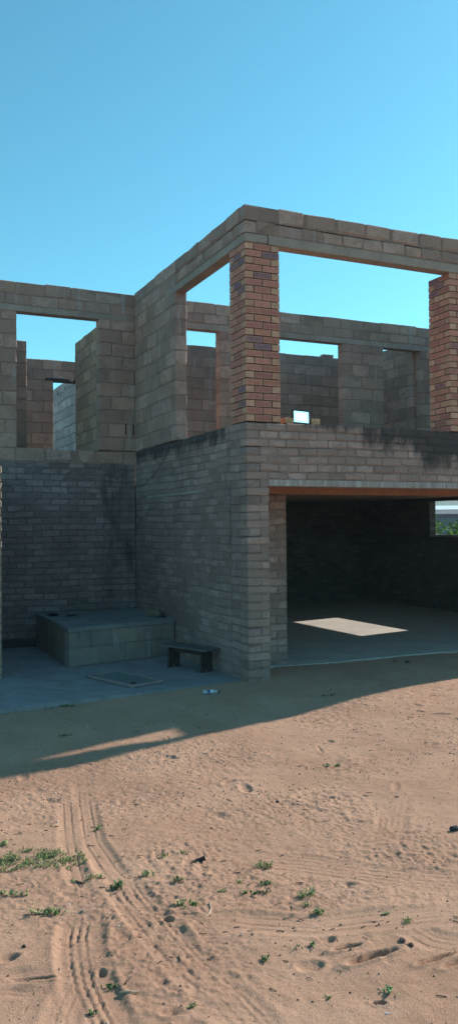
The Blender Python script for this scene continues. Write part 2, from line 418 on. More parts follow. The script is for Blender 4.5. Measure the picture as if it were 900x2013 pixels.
def detail_h(x, y):
    z = .018*vnoise(x, y, .8, 1) + .009*vnoise(x, y, .33, 2) + .006*vnoise(x, y, .14, 3) + .004*vnoise(x, y, .06, 4)
    rough = np.clip(.45 + 1.6*vnoise(x, y, .55, 9), .15, 1.2)
    z = z + rough*(.008*vnoise(x, y, .035, 5) + .009*vnoise(x, y, .019, 6) + .005*vnoise(x, y, .011, 15)) + .007*np.clip(vnoise(x*.3, y, .028, 14)-.1, 0, 1)
    z = z - .02*np.clip(vnoise(x*.5, y, .05, 18)-.36, 0, 1)
    cl = vnoise(x, y, .03, 17); z = z + rough*.012*np.clip(cl-.3, 0, 1)*3
    for cx, cy, rx, ry, an, d in dents:
        m = (np.abs(x-cx) < .35) & (np.abs(y-cy) < .35)
        if not m.any(): continue
        dx = x[m]-cx; dy = y[m]-cy; c, s = math.cos(an), math.sin(an)
        u = (dx*c+dy*s)/rx; v = (-dx*s+dy*c)/ry; r = np.sqrt(u*u+v*v) + .25*vnoise(x[m], y[m], .03, 8)
        z[m] += -d*np.clip(1-r**2, 0, 1) + d*.3*np.exp(-((r-1.25)/.3)**2)
    for poly, hw, dep, grooves, wig in tracks:
        P = np.array(poly); best = np.full(x.shape, 9.); lat = np.zeros(x.shape); tt = np.zeros(x.shape); acc = 0
        lo = P.min(0)-.4; hi = P.max(0)+.4
        m = (x > lo[0]) & (x < hi[0]) & (y > lo[1]) & (y < hi[1])
        xm = x[m]; ym = y[m]; b_ = best[m]; l_ = lat[m]; t_ = tt[m]
        for i in range(len(P)-1):
            d = P[i+1]-P[i]; Ln = np.hypot(*d); e = d/Ln
            t = np.clip((xm-P[i,0])*e[0]+(ym-P[i,1])*e[1], 0, Ln)
            qx = xm-P[i,0]-e[0]*t; qy = ym-P[i,1]-e[1]*t; r = np.hypot(qx, qy); k = r < b_
            b_[k] = r[k]; l_[k] = (qx*-e[1]+qy*e[0])[k]; t_[k] = (acc+t)[k]; acc += Ln
        inside = 1/(1+np.exp((b_-hw)/.008)); fade = np.clip(np.minimum(t_, acc-t_)/.15, 0, 1)
        fade = fade*np.clip(.75+1.2*vnoise(xm, ym, .3, 12), .1, 1)
        zz = z[m]
        flat = zz*(1-.8*inside*fade) - dep*inside*fade + dep*.5*fade*np.exp(-((b_-hw-.022)/.016)**2)
        for g in grooves:
            s = l_-g+wig*.55*np.sin(t_*2*math.pi/.055)
            flat = flat + fade*inside*(-.010*np.exp(-(s/.0048)**2) + .006*np.exp(-((s-.011)/.005)**2))*(0.8 if dep > .0085 else (.5 if dep > .0045 else .28))*np.clip(.8+1.2*vnoise(xm, ym, .09, 31), .25, 1)
        z[m] = flat + inside*fade*.2*(rough[m]*(.006*vnoise(xm, ym, .019, 6)))
    return z
def axis(lo, hi, step, far):
    a = list(np.arange(lo, hi+1e-6, step)); s = step; v = hi
    while v < far: s = min(s*1.18, 60); v += s; a.append(v)
    s = step; v = lo; b = []
    while v > -far: s = min(s*1.18, 60); v -= s; b.append(v)
    return np.array(b[::-1]+a)
def ground():
    gx = np.concatenate([axis(-4.4, -4.3, .007, 900)[:-1], []]); gx = gx[gx < -4.3]
    gx = np.concatenate([gx, np.arange(-4.3, -1, .007), axis(-1, 3.6, .0125, 900)[axis(-1, 3.6, .0125, 900) >= -1]])
    gy = axis(-6.4, -6.3, .007, 900); gy = gy[gy < -6.3]; ya = axis(-4.4, -.7, .011, 900)
    gy = np.concatenate([gy, np.arange(-6.3, -4.4, .007), ya[ya >= -4.4]])
    gx = np.unique(gx.round(5)); gy = np.unique(gy.round(5))
    X, Y = np.meshgrid(gx, gy, indexing='ij'); Z = base_h(X, Y)
    k = np.clip(1-(np.maximum(np.maximum(-4.6-X, X-6), np.maximum(-7-Y, Y-1.2)))/1.5, 0, 1)
    Z = Z + k*detail_h(X, Y)
    nx, ny = X.shape; co_ = np.stack([X, Y, Z], -1).reshape(-1, 3)
    i = np.arange(nx-1)[:, None]*ny + np.arange(ny-1)[None, :]
    q = np.stack([i, i+ny, i+ny+1, i+1], -1).reshape(-1, 4)
    me = bpy.data.meshes.new('ground'); me.vertices.add(len(co_)); me.vertices.foreach_set('co', co_.ravel())
    me.loops.add(q.size); me.loops.foreach_set('vertex_index', q.ravel())
    me.polygons.add(len(q)); me.polygons.foreach_set('loop_start', np.arange(len(q))*4); me.polygons.foreach_set('loop_total', np.full(len(q), 4))
    me.update(); me.validate(); me.polygons.foreach_set('use_smooth', np.ones(len(q), bool))
    t = NT('sand').rough(1.); t.b.inputs['Specular IOR Level'].default_value = .1
    a = t.mix(t.ramp(t.noise(1.1, 6, .65), [(.38, 0), (.62, 1)]), (.485, .285, .19), (.395, .222, .146))
    a = t.mix(t.math('MULTIPLY', t.ramp(t.noise(6, 6, .7, dist=.5), [(.55, 0), (.75, 1)]), .45), a, (.34, .205, .15))
    a = t.mix(t.math('MULTIPLY', t.ramp(t.noise(3, 5, .7), [(.6, 0), (.75, 1)]), .5), a, (.52, .35, .26))
    a = t.mix(1., a, t.ramp(t.noise(170, 3, .75), [(.25, .62), (.75, 1.3)]), 'MULTIPLY')
    a = t.mix(t.math('MULTIPLY', t.ramp(t.noise(95, 2, .5), [(.68, 0), (.72, 1)]), .6), a, (.16, .10, .075))
    a = t.mix(t.math('MULTIPLY', t.ramp(t.noise(120, 2, .5, stretch=(1, 1.2, 1)), [(.71, 0), (.75, 1)]), .6), a, (.62, .50, .42))
    t.col(a); t.bump(t.math('ADD', t.noise(55, 6, .8), t.math('MULTIPLY', t.noise(180, 3, .7), .5)), .75, .012)
    me.materials.append(t.m)
    o = bpy.data.objects.new('ground', me); COL.objects.link(o); tag(o, kind='structure')
ground()
def gz(x, y):
    X = np.array([float(x)]); Y = np.array([float(y)]); return float(base_h(X, Y)[0] + detail_h(X, Y)[0])
def gp(px, py):
    p = at(px, py, -.05)
    for _ in range(6): p = at(px, py, gz(p.x, p.y))
    return p

# ------------------------------------------------------------------ the unfinished house
H = empty('unfinished_house'); tag(H, 'unfinished two storey house of bare grey blocks and cement bricks with brick pillars upstairs', 'house')
T = .17; ZB = -.153; ZT = 2.92; XR = 7.10; YB = 3.97; YR = 8.2
BR = lv(ZB, ZT, 33)                       # cement brick courses
zl = BR[26]                               # top of the garage lintel
BL = lv(2.92, 5.21, 11) + [5.40]          # block courses
def wall(*a, label=None, **k):
    o = masonry('wall', *a, **k)
    if label: o['label'] = label
    return o
# ground storey
wall(M['brick_front'], H, 0, 0, T, 0, XR, BR, .262, holes=[(.28, 6.65, -1, zl)], q0=T, q1=T, par=0, label='cement brick front wall over the garage opening, black mould along its top')
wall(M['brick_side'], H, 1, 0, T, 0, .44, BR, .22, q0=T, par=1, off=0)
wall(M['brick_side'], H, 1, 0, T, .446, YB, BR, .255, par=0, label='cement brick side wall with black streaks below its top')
RB = lv(ZB, 2.72, 31)
wall(M['brick_recess'], H, 0, YB, YB+T, -2.62, .0, RB, .262, label='cement brick wall at the back of the recess, shade put into its dark colour')
wall(M['block'], H, 0, YB+.004, YB+T, -2.62, 0, [2.72, 2.92], .40)
wall(M['block_brown'], H, 0, 1.5, 1.5+T, -5., -2.437, lv(ZB, 2.47, 27), .262)
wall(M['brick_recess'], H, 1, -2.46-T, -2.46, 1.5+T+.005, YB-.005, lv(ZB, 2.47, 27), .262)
mb = MB(); mb.box((-2.45, YB-.012, -.1), (-1.4, YB+.01, .12)); mb.build('plinth', M['plinth'], H)
# garage
wall(M['brick_front'], H, 0, .87, .87+T, T+.004, .97, lv(ZB, 2.135, 24), .262, q1=0)
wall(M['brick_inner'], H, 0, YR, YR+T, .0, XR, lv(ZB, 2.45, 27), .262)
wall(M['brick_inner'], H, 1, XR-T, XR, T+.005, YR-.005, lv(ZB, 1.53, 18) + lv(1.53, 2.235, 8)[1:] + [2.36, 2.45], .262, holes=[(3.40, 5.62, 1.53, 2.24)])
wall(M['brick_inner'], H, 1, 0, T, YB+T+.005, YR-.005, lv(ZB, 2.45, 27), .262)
wall(M['brick_front'], H, 0, .87, .87+T, 6.2, XR-T-.004, lv(ZB, 2.135, 24), .262)
mb = MB(); mb.cbox((.272, -.004, zl-.078), (6.72, .215, zl-.002), .006, .001); o = mb.build('lintel', M['lintel_white'], H); o['label'] = 'garage lintel streaked white with lime'
mb = MB(); mb.cbox((T+.006, .868, 2.14), (XR-T-.006, 1.06, 2.296), .004); mb.box((T+.006, .217, 2.262), (XR-T-.006, .866, 2.298)); o = mb.build('beam', M['bounce_brown'], H); o['label'] = 'inner beam of the garage opening, bounced light put into its reddish brown'
mb = MB(); mb.cbox((XR-T-.01, 3.36, 1.50), (XR+.03, 5.615, 1.528), .004); mb.build('window_sill', M['lintel'], H)
mb = MB(); mb.box((T+.004, T+.004, 2.302), (XR-T-.004, YR-.006, 2.50)); mb.box((-5, YB+T+.004, 2.30), (-.004, 10.6, 2.50)); mb.build('upper_floor', concrete('warm_bounce_screed', (.38, .31, .25)), H)  # unseen floor, tinted warm to bounce light onto the terrace
# garage floor, ragged front edge
mb = MB(); pts = []
r3 = random.Random(3)
x = .12
while x < 7: pts.append((x, .70 + .03*math.sin(x*3) + r3.uniform(-.025, .025))); x += .06
pts = [(.175, .75)] + [q for q in pts if .2 < q[0] < 6.92] + [(6.925, .74), (6.925, 8.19), (.175, 8.19)]
mb.prism(pts, -.14, .012); mb.build('garage_floor', M['garage_floor'], H)
# upper storey
wall(M['block'], H, 1, 0, T, 2.2, YB-.004, BL, .40, holes=[(2.0, 2.5, 4.95, 5.06)], par=1, label='tall grey block wall beside the open upper terrace')
wall(M['block'], H, 0, YB, YB+T, -4.6, XR, BL[:11] + [5.03, 5.19, 5.38], .40,
     holes=[(-1.81, -.57, 2.0, 5.03), (.6, 1.45, 2., 5.03), (2.0, 3.81, 2., 5.03), (4.66, 5.49, 2., 5.03)], label='rear block wall of the terrace with window openings')
mb = MB()
for a, b in ((-2.1, -.02), (.35, 6.3)): mb.cbox((a, YB-.006, 4.935), (b, YB+T+.003, 5.026), .004, .001)
mb.build('lintel', M['lintel'], H)
def beam(parent, ax, f0, f1, u0, u1, q0=0):
    masonry('beam', M['block'], parent, ax, f0, f1, u0, u1, [5.06, 5.21], .29, par=1, gap=.018, jit=.006, cham=.012)
    masonry('beam', M['block'], parent, ax, f0, f1, u0 - .0, u1, [5.212, 5.395], .40, par=0, gap=.024, rec=.014, jit=.008, cham=.012)
beam(H, 0, 0, .16, 0, XR)
beam(H, 1, 0, .16, .165, 2.195)
mb = MB(); mb.cbox((.30, -.003, 4.952), (7.095, .162, 5.057), .004, .001); mb.build('lintel', M['lintel'], H)
mb = MB(); mb.cbox((-.003, .05, 4.952), (.158, 2.55, 5.050), .004, .001); mb.build('lintel', M['lintel'], H)
mb = MB(); mb.cbox((.002, .0, 4.952), (.295, .16, 5.057), .01, .003); mb.build('mortar_bed', M['lintel'], H)
pillar(H, 0, .433, 0, .42, ZT, 4.95, 25, label='plum and red face brick pillar at the near corner of the terrace')
pillar(H, 2.88, 3.313, 0, .42, ZT, 4.95, 25, warm=True, label='orange and tan face brick pillar farther along the front')
wall(M['block'], H, 1, XR-.16, XR, 0, .375, lv(2.92, 4.80, 10), .42)  # unseen end wall, kept low to let the lit streak through
mb = MB(); mb.cbox((XR-.16, 0, 4.802), (XR, .10, 4.95), .01, .003); mb.build('added_padstone', M['lintel'], H)  # added pad under the beam, narrow so the streak passes beside it
# right end, beyond the frame: terrace side, part of it raised to cut the light
wall(M['brick_side'], H, 1, XR-T, XR, T+.005, YR-.005, lv(2.44, ZT, 6), .262)
wall(M['block'], H, 1, XR-T, XR, .38, 1.9, lv(2.92, 6.2, 16), .40)  # unseen wall raised past the beam tops to shape the lit streak
wall(M['block'], H, 1, XR-T, XR, 1.905, YB-.004, BL, .40)
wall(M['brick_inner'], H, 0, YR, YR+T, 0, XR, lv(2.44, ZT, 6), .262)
# rooms behind the terrace
RM = lv(2.502, 5.15, 13); RL = lv(2.502, 4.87, 12)
wall(M['block'], H, 0, 5.95, 5.95+T, T, 5.42, RM, .40, label='back wall seen through the terrace openings')
wall(M['block'], H, 1, 5.42, 5.42+T, YB+T+.005, 6.12, RM, .40)
mb = MB(); mb.cbox((4.62, 5.96, 5.148), (4.86, 6.1, 5.20), .008, .003, (1, .5, 0, 1)); mb.build('loose_block', M['block'], H)
wall(M['block_brown'], H, 1, -.57, -.57+T, YB+T+.005, 5.45, RL, .40, label='brownish block partition seen through the recess opening')
wall(M['block'], H, 0, 5.55, 5.55+T, -4.6, -1.36, RL, .40)
wall(M['block'], H, 0, 6.95, 6.95+T, -4.6, .6, RL, .40, holes=[(-.6, .35, 2., 4.50)])
mb = MB(); mb.cbox((-.75, 6.946, 4.47), (.5, 6.95+T+.002, 4.525), .004); mb.build('lintel', M['plinth'], H)
wall(M['block_skylit'], H, 1, .13, .13+T, 7.2, 10.6, RL, .40, label='grey block wall beyond the far doorway, coloured paler for open sky light')
# pale concrete strip let into the side wall, narrow slots, white line
mb = MB(); mb.cbox((-.008, 1.22, 2.165), (.02, 3.42, 2.20), .004, .002); mb.build('concrete_strip', concrete('pale_strip', (.38, .32, .28)), H)
mb = MB()
for x in (-.16, -.035):
    mb = MB(); mb.box((x, YB-.006, 3.17), (x+.02, YB+.02, 3.34)); mb.build('wall_slot', M['plinth'], H)

# slab in the recess
mb = MB(); e0 = at(-60, 1406, -.02); e1 = at(455, 1342, -.02)
poly = []
for i in range(41):
    t = i/40; poly.append((e0.x+(e1.x-e0.x)*t, e0.y+(e1.y-e0.y)*t + r3.uniform(-.012, .012)))
poly += [(-.003, .10), (-.003, YB-.014), (-4.5, YB-.014)] if False else [(-.004, .12), (-.004, YB-.016), (-2.455, YB-.016), (-2.455, 1.49), (-4.5, 1.49), (-4.5, e0.y)]
mb.prism(poly, -.2, -.005); o = mb.build('patio_slab', M['slab']); tag(o, kind='structure')

# ------------------------------------------------------------------ block platform
P = empty('block_platform', (-.8, 2.9, 0)); tag(P, 'low rendered block platform with a flat concrete top in the recess corner', 'platform')
mb = MB(); rot = math.atan2(.40, 1.55)
A_, B_ = Vector((-1.555, 1.90, 0)), Vector((-.012, 2.27, 0)); e = (B_-A_); ln = e.length; e.normalize(); nrm = Vector((-e.y, e.x, 0))
Mx = Matrix(((e.x, nrm.x, 0, A_.x), (e.y, nrm.y, 0, A_.y), (0, 0, 1, 0), (0, 0, 0, 1)))
for i, (za, zb) in enumerate(((-.004, .215), (.225, .43))):
    cu = [0, .42, .82, 1.22, ln] if i == 0 else [0, .62, 1.02, 1.40, ln]
    for a, b in zip(cu[:-1], cu[1:]):
        mb.cbox((a+.006, .002, za+.002), (b-.004, .15, zb), .008, .003, (random.uniform(.9, 1.1), random.random(), 0, 1), Mx)
    cu = [2.06, 2.45, 2.85, 3.25, 3.65, 3.94]
    for a, b in zip(cu[:-1], cu[1:]):
        mb.cbox((-1.565 + .01*(a-1.9), a+.006, za+.002), (-1.42, b-.004, zb), .008, .003, (random.uniform(.85, 1.05), random.random(), 0, 1))
mb.prism([(-1.55, 1.91), (-.012, 2.285), (-.012, 3.94), (-1.535, 3.94)], -.004, .43, (1, .5, 1, 1))
o = mb.build('block_base', M['platform']); o.parent = P; o.matrix_parent_inverse = Matrix.Translation((.8, -2.9, 0))
mb = MB(); a = [(-1.568, 1.888), (-1.2, 1.982), (-.8, 2.07), (-.4, 2.172), (-.008, 2.262), (-.008, 3.95), (-1.55, 3.95), (-1.558, 3.2), (-1.552, 2.6)]
mb.prism(a, .432, .484); o = mb.build('top_slab', concrete('platform_top', (.24, .245, .24))); o.parent = P; o.matrix_parent_inverse = Matrix.Translation((.8, -2.9, 0))

# ------------------------------------------------------------------ objects
def wood(name, c, c2=None): return plain_mat(name, c, c2, .75, 30, .4, 60, .003, stretch=(1, .08, 1))
dark_wood = wood('dark_wood', (.045, .038, .035), (.03, .026, .026)); grey_wood = wood('weathered_wood', (.13, .125, .12), (.06, .06, .06))
# bench
bx = at(403, 1320, 0); bl = at(338, 1311, 0)
c1 = Vector((-.16, .83, 0)); c2 = Vector((-.37, 1.37, 0)); L_ = (c2-c1).length; ey = (c2-c1).normalized()
Bn = empty('wooden_bench', ((c1.x+c2.x)/2, (c1.y+c2.y)/2, -.005), math.atan2(-ey.x, ey.y)); tag(Bn, 'small dark wooden bench with notched board legs by the side wall', 'bench')
mb = MB()
for k, (a, b) in enumerate(((-.125, -.004), (.004, .125))): mb.cbox((a, -L_/2-.12, .26), (b, L_/2+.12, .285), .004, .002)
mb.build('seat', grey_wood, Bn)
for s in (-1, 1):
    mb = MB(); y = s*L_/2
    prof = [(-.095, 0), (-.03, 0), (0, .105), (.03, 0), (.095, 0), (.085, .258), (-.085, .258)]
    Mt = Matrix(((1, 0, 0, 0), (0, 0, 1, y-.014), (0, 1, 0, 0), (0, 0, 0, 1)))
    n = len(prof); 
    vs = [(px_, y-.014, z_) for px_, z_ in prof] + [(px_, y+.014, z_) for px_, z_ in prof]
    mb.add(vs, [tuple(range(n)), tuple(reversed(range(n, 2*n)))] + [(i, (i+1) % n, n+(i+1) % n, n+i) for i in range(n)])
    mb.build('leg', dark_wood, Bn)
mb = MB(); mb.cbox((-.012, -L_/2+.016, .19), (.012, L_/2-.016, .255), .003); mb.build('stretcher', dark_wood, Bn)

# framed pane lying on the slab
q = [at(189, 1326, .02), at(236, 1351, .02), at(304, 1341, .02), at(250, 1316, .02)]
cx = sum(v.x for v in q)/4; cy = sum(v.y for v in q)/4
ax_ = ((q[2]-q[1]) + (q[3]-q[0])).normalized(); w_ = ((q[2]-q[1]).length + (q[3]-q[0]).length)/2; l_ = ((q[1]-q[0]).length + (q[2]-q[3]).length)/2
Fp = empty('framed_pane', (cx, cy, -.005), math.atan2(ax_.y, ax_.x)); tag(Fp, 'old glass pane in a pale pinkish frame lying flat on the slab', 'framed pane')
mb = MB(); fwid = .055
mb.cbox((-w_/2, -l_/2, .004), (w_/2, -l_/2+fwid, .034), .006, .001); mb.cbox((-w_/2, l_/2-fwid*.6, .004), (w_/2, l_/2, .034), .006, .001)
mb.cbox((-w_/2, -l_/2+fwid+.001, .004), (-w_/2+fwid, l_/2-fwid*.6-.001, .034), .006, .001); mb.cbox((w_/2-fwid*.6, -l_/2+fwid+.001, .004), (w_/2, l_/2-fwid*.6-.001, .034), .006, .001)
mb.build('frame', plain_mat('faded_pink_paint', (.30, .22, .21), (.20, .16, .155), .6), Fp)
mb = MB(); mb.box((-w_/2+fwid+.001, -l_/2+fwid+.001, .010), (w_/2-fwid*.6-.001, l_/2-fwid*.6-.001, .022))
pm = plain_mat('dusty_glass', (.15, .20, .18), (.10, .14, .13), .35, 6, .1); mb.build('pane', pm, Fp)
mb = MB(); mb.cbox((-w_/2+.02, -l_/2+.03, .035), (-w_/2+.085, -l_/2+.065, .055), .008, .003); mb.build('latch', dark_wood, Fp)

# scraps and broom on the platform
def scrap(name, label, cat, px, py, w, l, rz, mat, z=.486, h=.02, wav=.012, seed=0):
    c = at(px, py, z); mb = MB(); n = 8; r = random.Random(seed); vs = []; fs = []
    for k in range(2):
        for i in range(n+1):
            for j in range(n+1):
                u = i/n-.5; v = j/n-.5; edge = max(abs(u), abs(v)) > .49
                vs.append((u*w*(1+.3*math.sin(v*7+seed)) + (r.uniform(-.012, .012) if edge and k == 0 else 0), v*l, .004*k + abs(wav*math.sin(u*8+v*5+seed)) + .001))
    N = (n+1)**2
    for i in range(n):
        for j in range(n):
            a = i*(n+1)+j; fs.append((a+N, a+n+1+N, a+n+2+N, a+1+N)); fs.append((a, a+1, a+n+2, a+n+1))
    mb.add(vs, fs); o = mb.build(name, mat, smooth=False); o.location = (c.x, c.y, z); o.rotation_euler = (0, 0, rz); tag(o, label, cat); return o
black_cloth = plain_mat('black_rag', (.02, .02, .022), rough=.95); cardb = plain_mat('pale_board', (.30, .29, .27), rough=.9)
scrap('rag', 'black crumpled rag at the far left corner of the platform top', 'rag', 105, 1211, .12, .16, .3, black_cloth, wav=.03, seed=1)
scrap('rag', 'smaller black rag lying on the pale board on the platform', 'rag', 141, 1211, .13, .09, .1, black_cloth, z=.497, wav=.02, seed=2)
scrap('flat_board', 'pale flat scrap of board lying on the platform top', 'board', 150, 1208, .5, .22, .1, cardb, wav=.002, seed=3)
bc = at(318, 1214, .486)
Br = empty('hand_broom', (bc.x, bc.y, .486), R(100)); tag(Br, 'straw hand broom with a dark bound end on the platform edge', 'broom')
straw = plain_mat('straw', (.34, .27, .16), (.22, .17, .1), .9); mb = MB(); r = random.Random(4)
for _ in range(150):
    a = r.gauss(0, .22); b = abs(r.gauss(.05, .06)); l = r.uniform(.2, .33)
    mb.tube([(0, r.uniform(-.01, .01), .02), (l*.5, l*.5*math.sin(a)*.7, .025+b*.4*l*3), (l, l*math.sin(a), .012+b*l*2.2+r.uniform(0, .02))], [.002, .0022, .001], 4)
mb.build('bristles', straw, Br)
mb = MB(); mb.tube([(-.07, 0, .022), (-.03, 0, .026), (.02, 0, .026), (.05, 0, .024)], [.016, .026, .027, .02], 10); mb.build('handle', black_cloth, Br)

# wire hanging on the side wall
pts = []
for i in range(17):
    t = i/16; y = 3.93 + (2.42-3.93)*t; z = 2.36 + .48*t**2.1 + .0
    pts.append((-.008, y, z))
mb = MB(); mb.tube(pts, .0035, 6, cap=True); o = mb.build('cable', plain_mat('black_cable', (.09, .08, .07))); tag(o, 'thin dark cable sagging across the side wall into the recess corner', 'cable')

# floodlight on the parapet
Fl = empty('floodlight', (.745, .075, ZT), R(-3)); tag(Fl, 'lit square floodlight with black housing standing on the front parapet', 'floodlight')
blk = plain_mat('black_housing', (.015, .015, .017), rough=.5, bump=.05)
tl = Matrix.Rotation(R(-9), 4, 'X') @ Matrix.Rotation(R(3), 4, 'Y'); tl.translation = (0, 0, .006)
mb = MB(); hw = .112; hh = .165
mb.cbox((-hw, -.02, 0), (hw, .03, .014), .004, 0, (1,)*4, tl); mb.cbox((-hw, -.02, hh-.014), (hw, .03, hh), .004, 0, (1,)*4, tl)
mb.cbox((-hw, -.02, .0145), (-hw+.014, .03, hh-.0145), .004, 0, (1,)*4, tl); mb.cbox((hw-.014, -.02, .0145), (hw, .03, hh-.0145), .004, 0, (1,)*4, tl)
mb.box((-hw+.014, .01, .0145), (hw-.014, .028, hh-.0145), (1,)*4, tl)
mb.build('housing', blk, Fl)
def emit(name, c, s):
    t = NT(name); t.col((.5, .6, .6)); t.b.inputs['Emission Color'].default_value = (*c, 1); t.b.inputs['Emission Strength'].default_value = s; return t.m
mb = MB(); mb.box((-hw+.0145, -.008, .015), (hw-.0145, .009, hh-.015), (1,)*4, tl); mb.build('lit_glass', emit('lit_glass', (.32, .86, 1.), 1.15), Fl)
mb = MB(); mb.prism([(-.06, .055), (.035, .055), (.035, .045), (.06, .045), (.06, .115), (-.06, .115)], .0085, .0115, (1,)*4, tl @ Matrix.Rotation(R(90), 4, 'X')); mb.build('led_board', emit('led_board', (.85, 1., 1.), 2.6), Fl)
mb = MB()
for k in range(9): mb.box((-hw+.02+k*.022, .031, .02), (-hw+.026+k*.022, .05, hh-.02), (1,)*4, tl)
mb.build('heat_sink', blk, Fl)
mb = MB(); mb.tube([(-.118, .01, .09), (-.118, .03, .008), (-.1, .06, .006), (.1, .06, .006), (.118, .03, .008), (.118, .01, .09)], .005, 6); mb.build('bracket', blk, Fl)

def half_brick(x, y, rz, w, label, c):
    mb = MB(); mb.cbox((-w/2, -.05, 0), (w/2, .06, .068), .005, .002, (*c, 1)); o = mb.build('loose_brick', M['face']); o.location = (x, y, ZT+.001); o.rotation_euler = (0, 0, rz)
    tag(o, label, 'brick')
half_brick(.572, .09, .06, .115, 'tan loose brick on the parapet left of the lit floodlight', (.40, .24, .13))
half_brick(.925, .09, -.05, .105, 'tan loose brick on the parapet right of the lit floodlight', (.44, .27, .15))

# crushed bottle near the slab corner
b0 = gp(413, 1364); Bo = empty('plastic_bottle', (b0.x, b0.y, gz(b0.x, b0.y)), R(-15)); tag(Bo, 'crushed clear plastic bottle with a blue label lying on the sand by the slab', 'bottle')
t = NT('clear_plastic').rough(.15); t.col((.75, .82, .84)); t.b.inputs['Transmission Weight'].default_value = .6; t.b.inputs['IOR'].default_value = 1.3
def lath(mb, prof, n=14, sq=.75):
    vs = []; fs = []
    for i, (x, r) in enumerate(prof):
        for k in range(n): a = 2*math.pi*k/n; vs.append((x, r*math.cos(a)*(1+.12*math.sin(3*a+i)), .024+r*sq*math.sin(a)))
    for i in range(len(prof)-1):
        for k in range(n): k2 = (k+1) % n; fs.append((i*n+k, i*n+k2, (i+1)*n+k2, (i+1)*n+k))
    fs.append(tuple(range(n))); fs.append(tuple((len(prof)-1)*n+k for k in range(n))); mb.add(vs, fs)
mb = MB(); lath(mb, [(-.08, .022), (-.072, .031), (-.04, .030), (-.03, .027), (.03, .027), (.04, .031), (.06, .026), (.075, .012), (.09, .012)]); mb.build('body', t.m, Bo, True)
mb = MB(); lath(mb, [(-.028, .0285), (.0, .0285)]); mb.build('label', plain_mat('blue_label', (.05, .14, .3), (.04, .1, .25)), Bo, True)
mb = MB(); lath(mb, [(.001, .0285), (.029, .0285)]); mb.build('label_band', plain_mat('white_label', (.75, .78, .8), (.6, .65, .7)), Bo, True)
mb = MB(); lath(mb, [(.086, .014), (.102, .014)]); mb.build('cap', blk, Bo, True)

# sticks, stones
def twig(label, pts, r, c=(.25, .17, .11)):
    ps = []
    for a, b in pts: p = gp(a, b); ps.append((p.x, p.y, gz(p.x, p.y) + r*.8))
    mb = MB(); mb.tube(ps, [r*.9]+[r]*(len(ps)-2)+[r*.5], 6); o = mb.build('twig', plain_mat('bark', c)); tag(o, label, 'twig', None)
twig('pale straight twig on the sand beside the deep tyre track', [(236, 1955), (245, 1953), (258, 1953), (272, 1952)], .006, (.40, .28, .2))
twig('thin pale curved grass stalk lying between the weeds', [(412, 1775), (415, 1788), (411, 1797), (405, 1803)], .003, (.55, .4, .28))
twig('short dark twig beside the small green weeds in the foreground', [(150, 1733), (158, 1736), (168, 1738)], .005, (.14, .09, .07))
twig('dark twig leaning in the sand right of the tyre track', [(247, 1935), (254, 1926), (260, 1920)], .004, (.10, .07, .05))
def stone(label, px, py, s, c, seed, cat='stone', name='stone'):
    p = gp(px, py); r = random.Random(seed); mb = MB(); vs = []; fs = []; nu, nv = 9, 6
    ph = [r.uniform(0, 6) for _ in range(4)]; sx, sy, sz = r.uniform(.8, 1.2), r.uniform(.7, 1.1), r.uniform(.5, .7)
    for i in range(nv+1):
        th = math.pi*i/nv
        for k in range(nu):
            a = 2*math.pi*k/nu; q = 1+.18*math.sin(2*a+ph[0]+th)+.12*math.sin(3*a+ph[1])+.1*math.sin(4*th+ph[2])
            vs.append((s*sx*q*math.sin(th)*math.cos(a), s*sy*q*math.sin(th)*math.sin(a), s*sz*q*math.cos(th)))
    for i in range(nv):
        for k in range(nu): k2 = (k+1) % nu; fs.append((i*nu+k, i*nu+k2, (i+1)*nu+k2, (i+1)*nu+k))
    mb.add(vs, fs); o = mb.build(name, plain_mat('stone_'+str(seed), c, rough=.9)); o.location = (p.x, p.y, gz(p.x, p.y)+s*.25); tag(o, label, cat)
stone('dark stone on the sand near the right edge of the picture', 893, 1632, .028, (.05, .05, .055), 1)
stone('small bluish black pebble left of the centre of the sunny sand', 545, 1577, .012, (.03, .035, .05), 2)
stone('small white pebble at the bottom of the sand under the leafy weed', 760, 1993, .006, (.7, .7, .7), 3)
stone('round reddish brown stone above the long dark rut', 807, 1859, .013, (.12, .07, .06), 4)
stone('flat brown stone beside the round reddish stone', 790, 1849, .014, (.16, .10, .08), 5)
stone('dark lump of soil on the sand in front of the garage slab', 800, 1303, .04, (.06, .055, .055), 6)
stone('small grey stone in shade in front of the garage slab', 775, 1301, .025, (.10, .09, .09), 7)
stone('black pebble on the sand left of the deep tyre track', 48, 1862, .010, (.05, .035, .03), 8)
# black pipe end poking out of a hollow
pc = gp(398, 1695); mb = MB(); mb.tube([(-.03, 0, .0), (0, 0, .008), (.012, 0, .01)], [.012, .012, .013], 12)
o = mb.build('pipe_end', blk); o.location = (pc.x, pc.y, gz(pc.x, pc.y)+.006); tag(o, 'short black pipe end sticking out of a hollow in the sand', 'pipe')

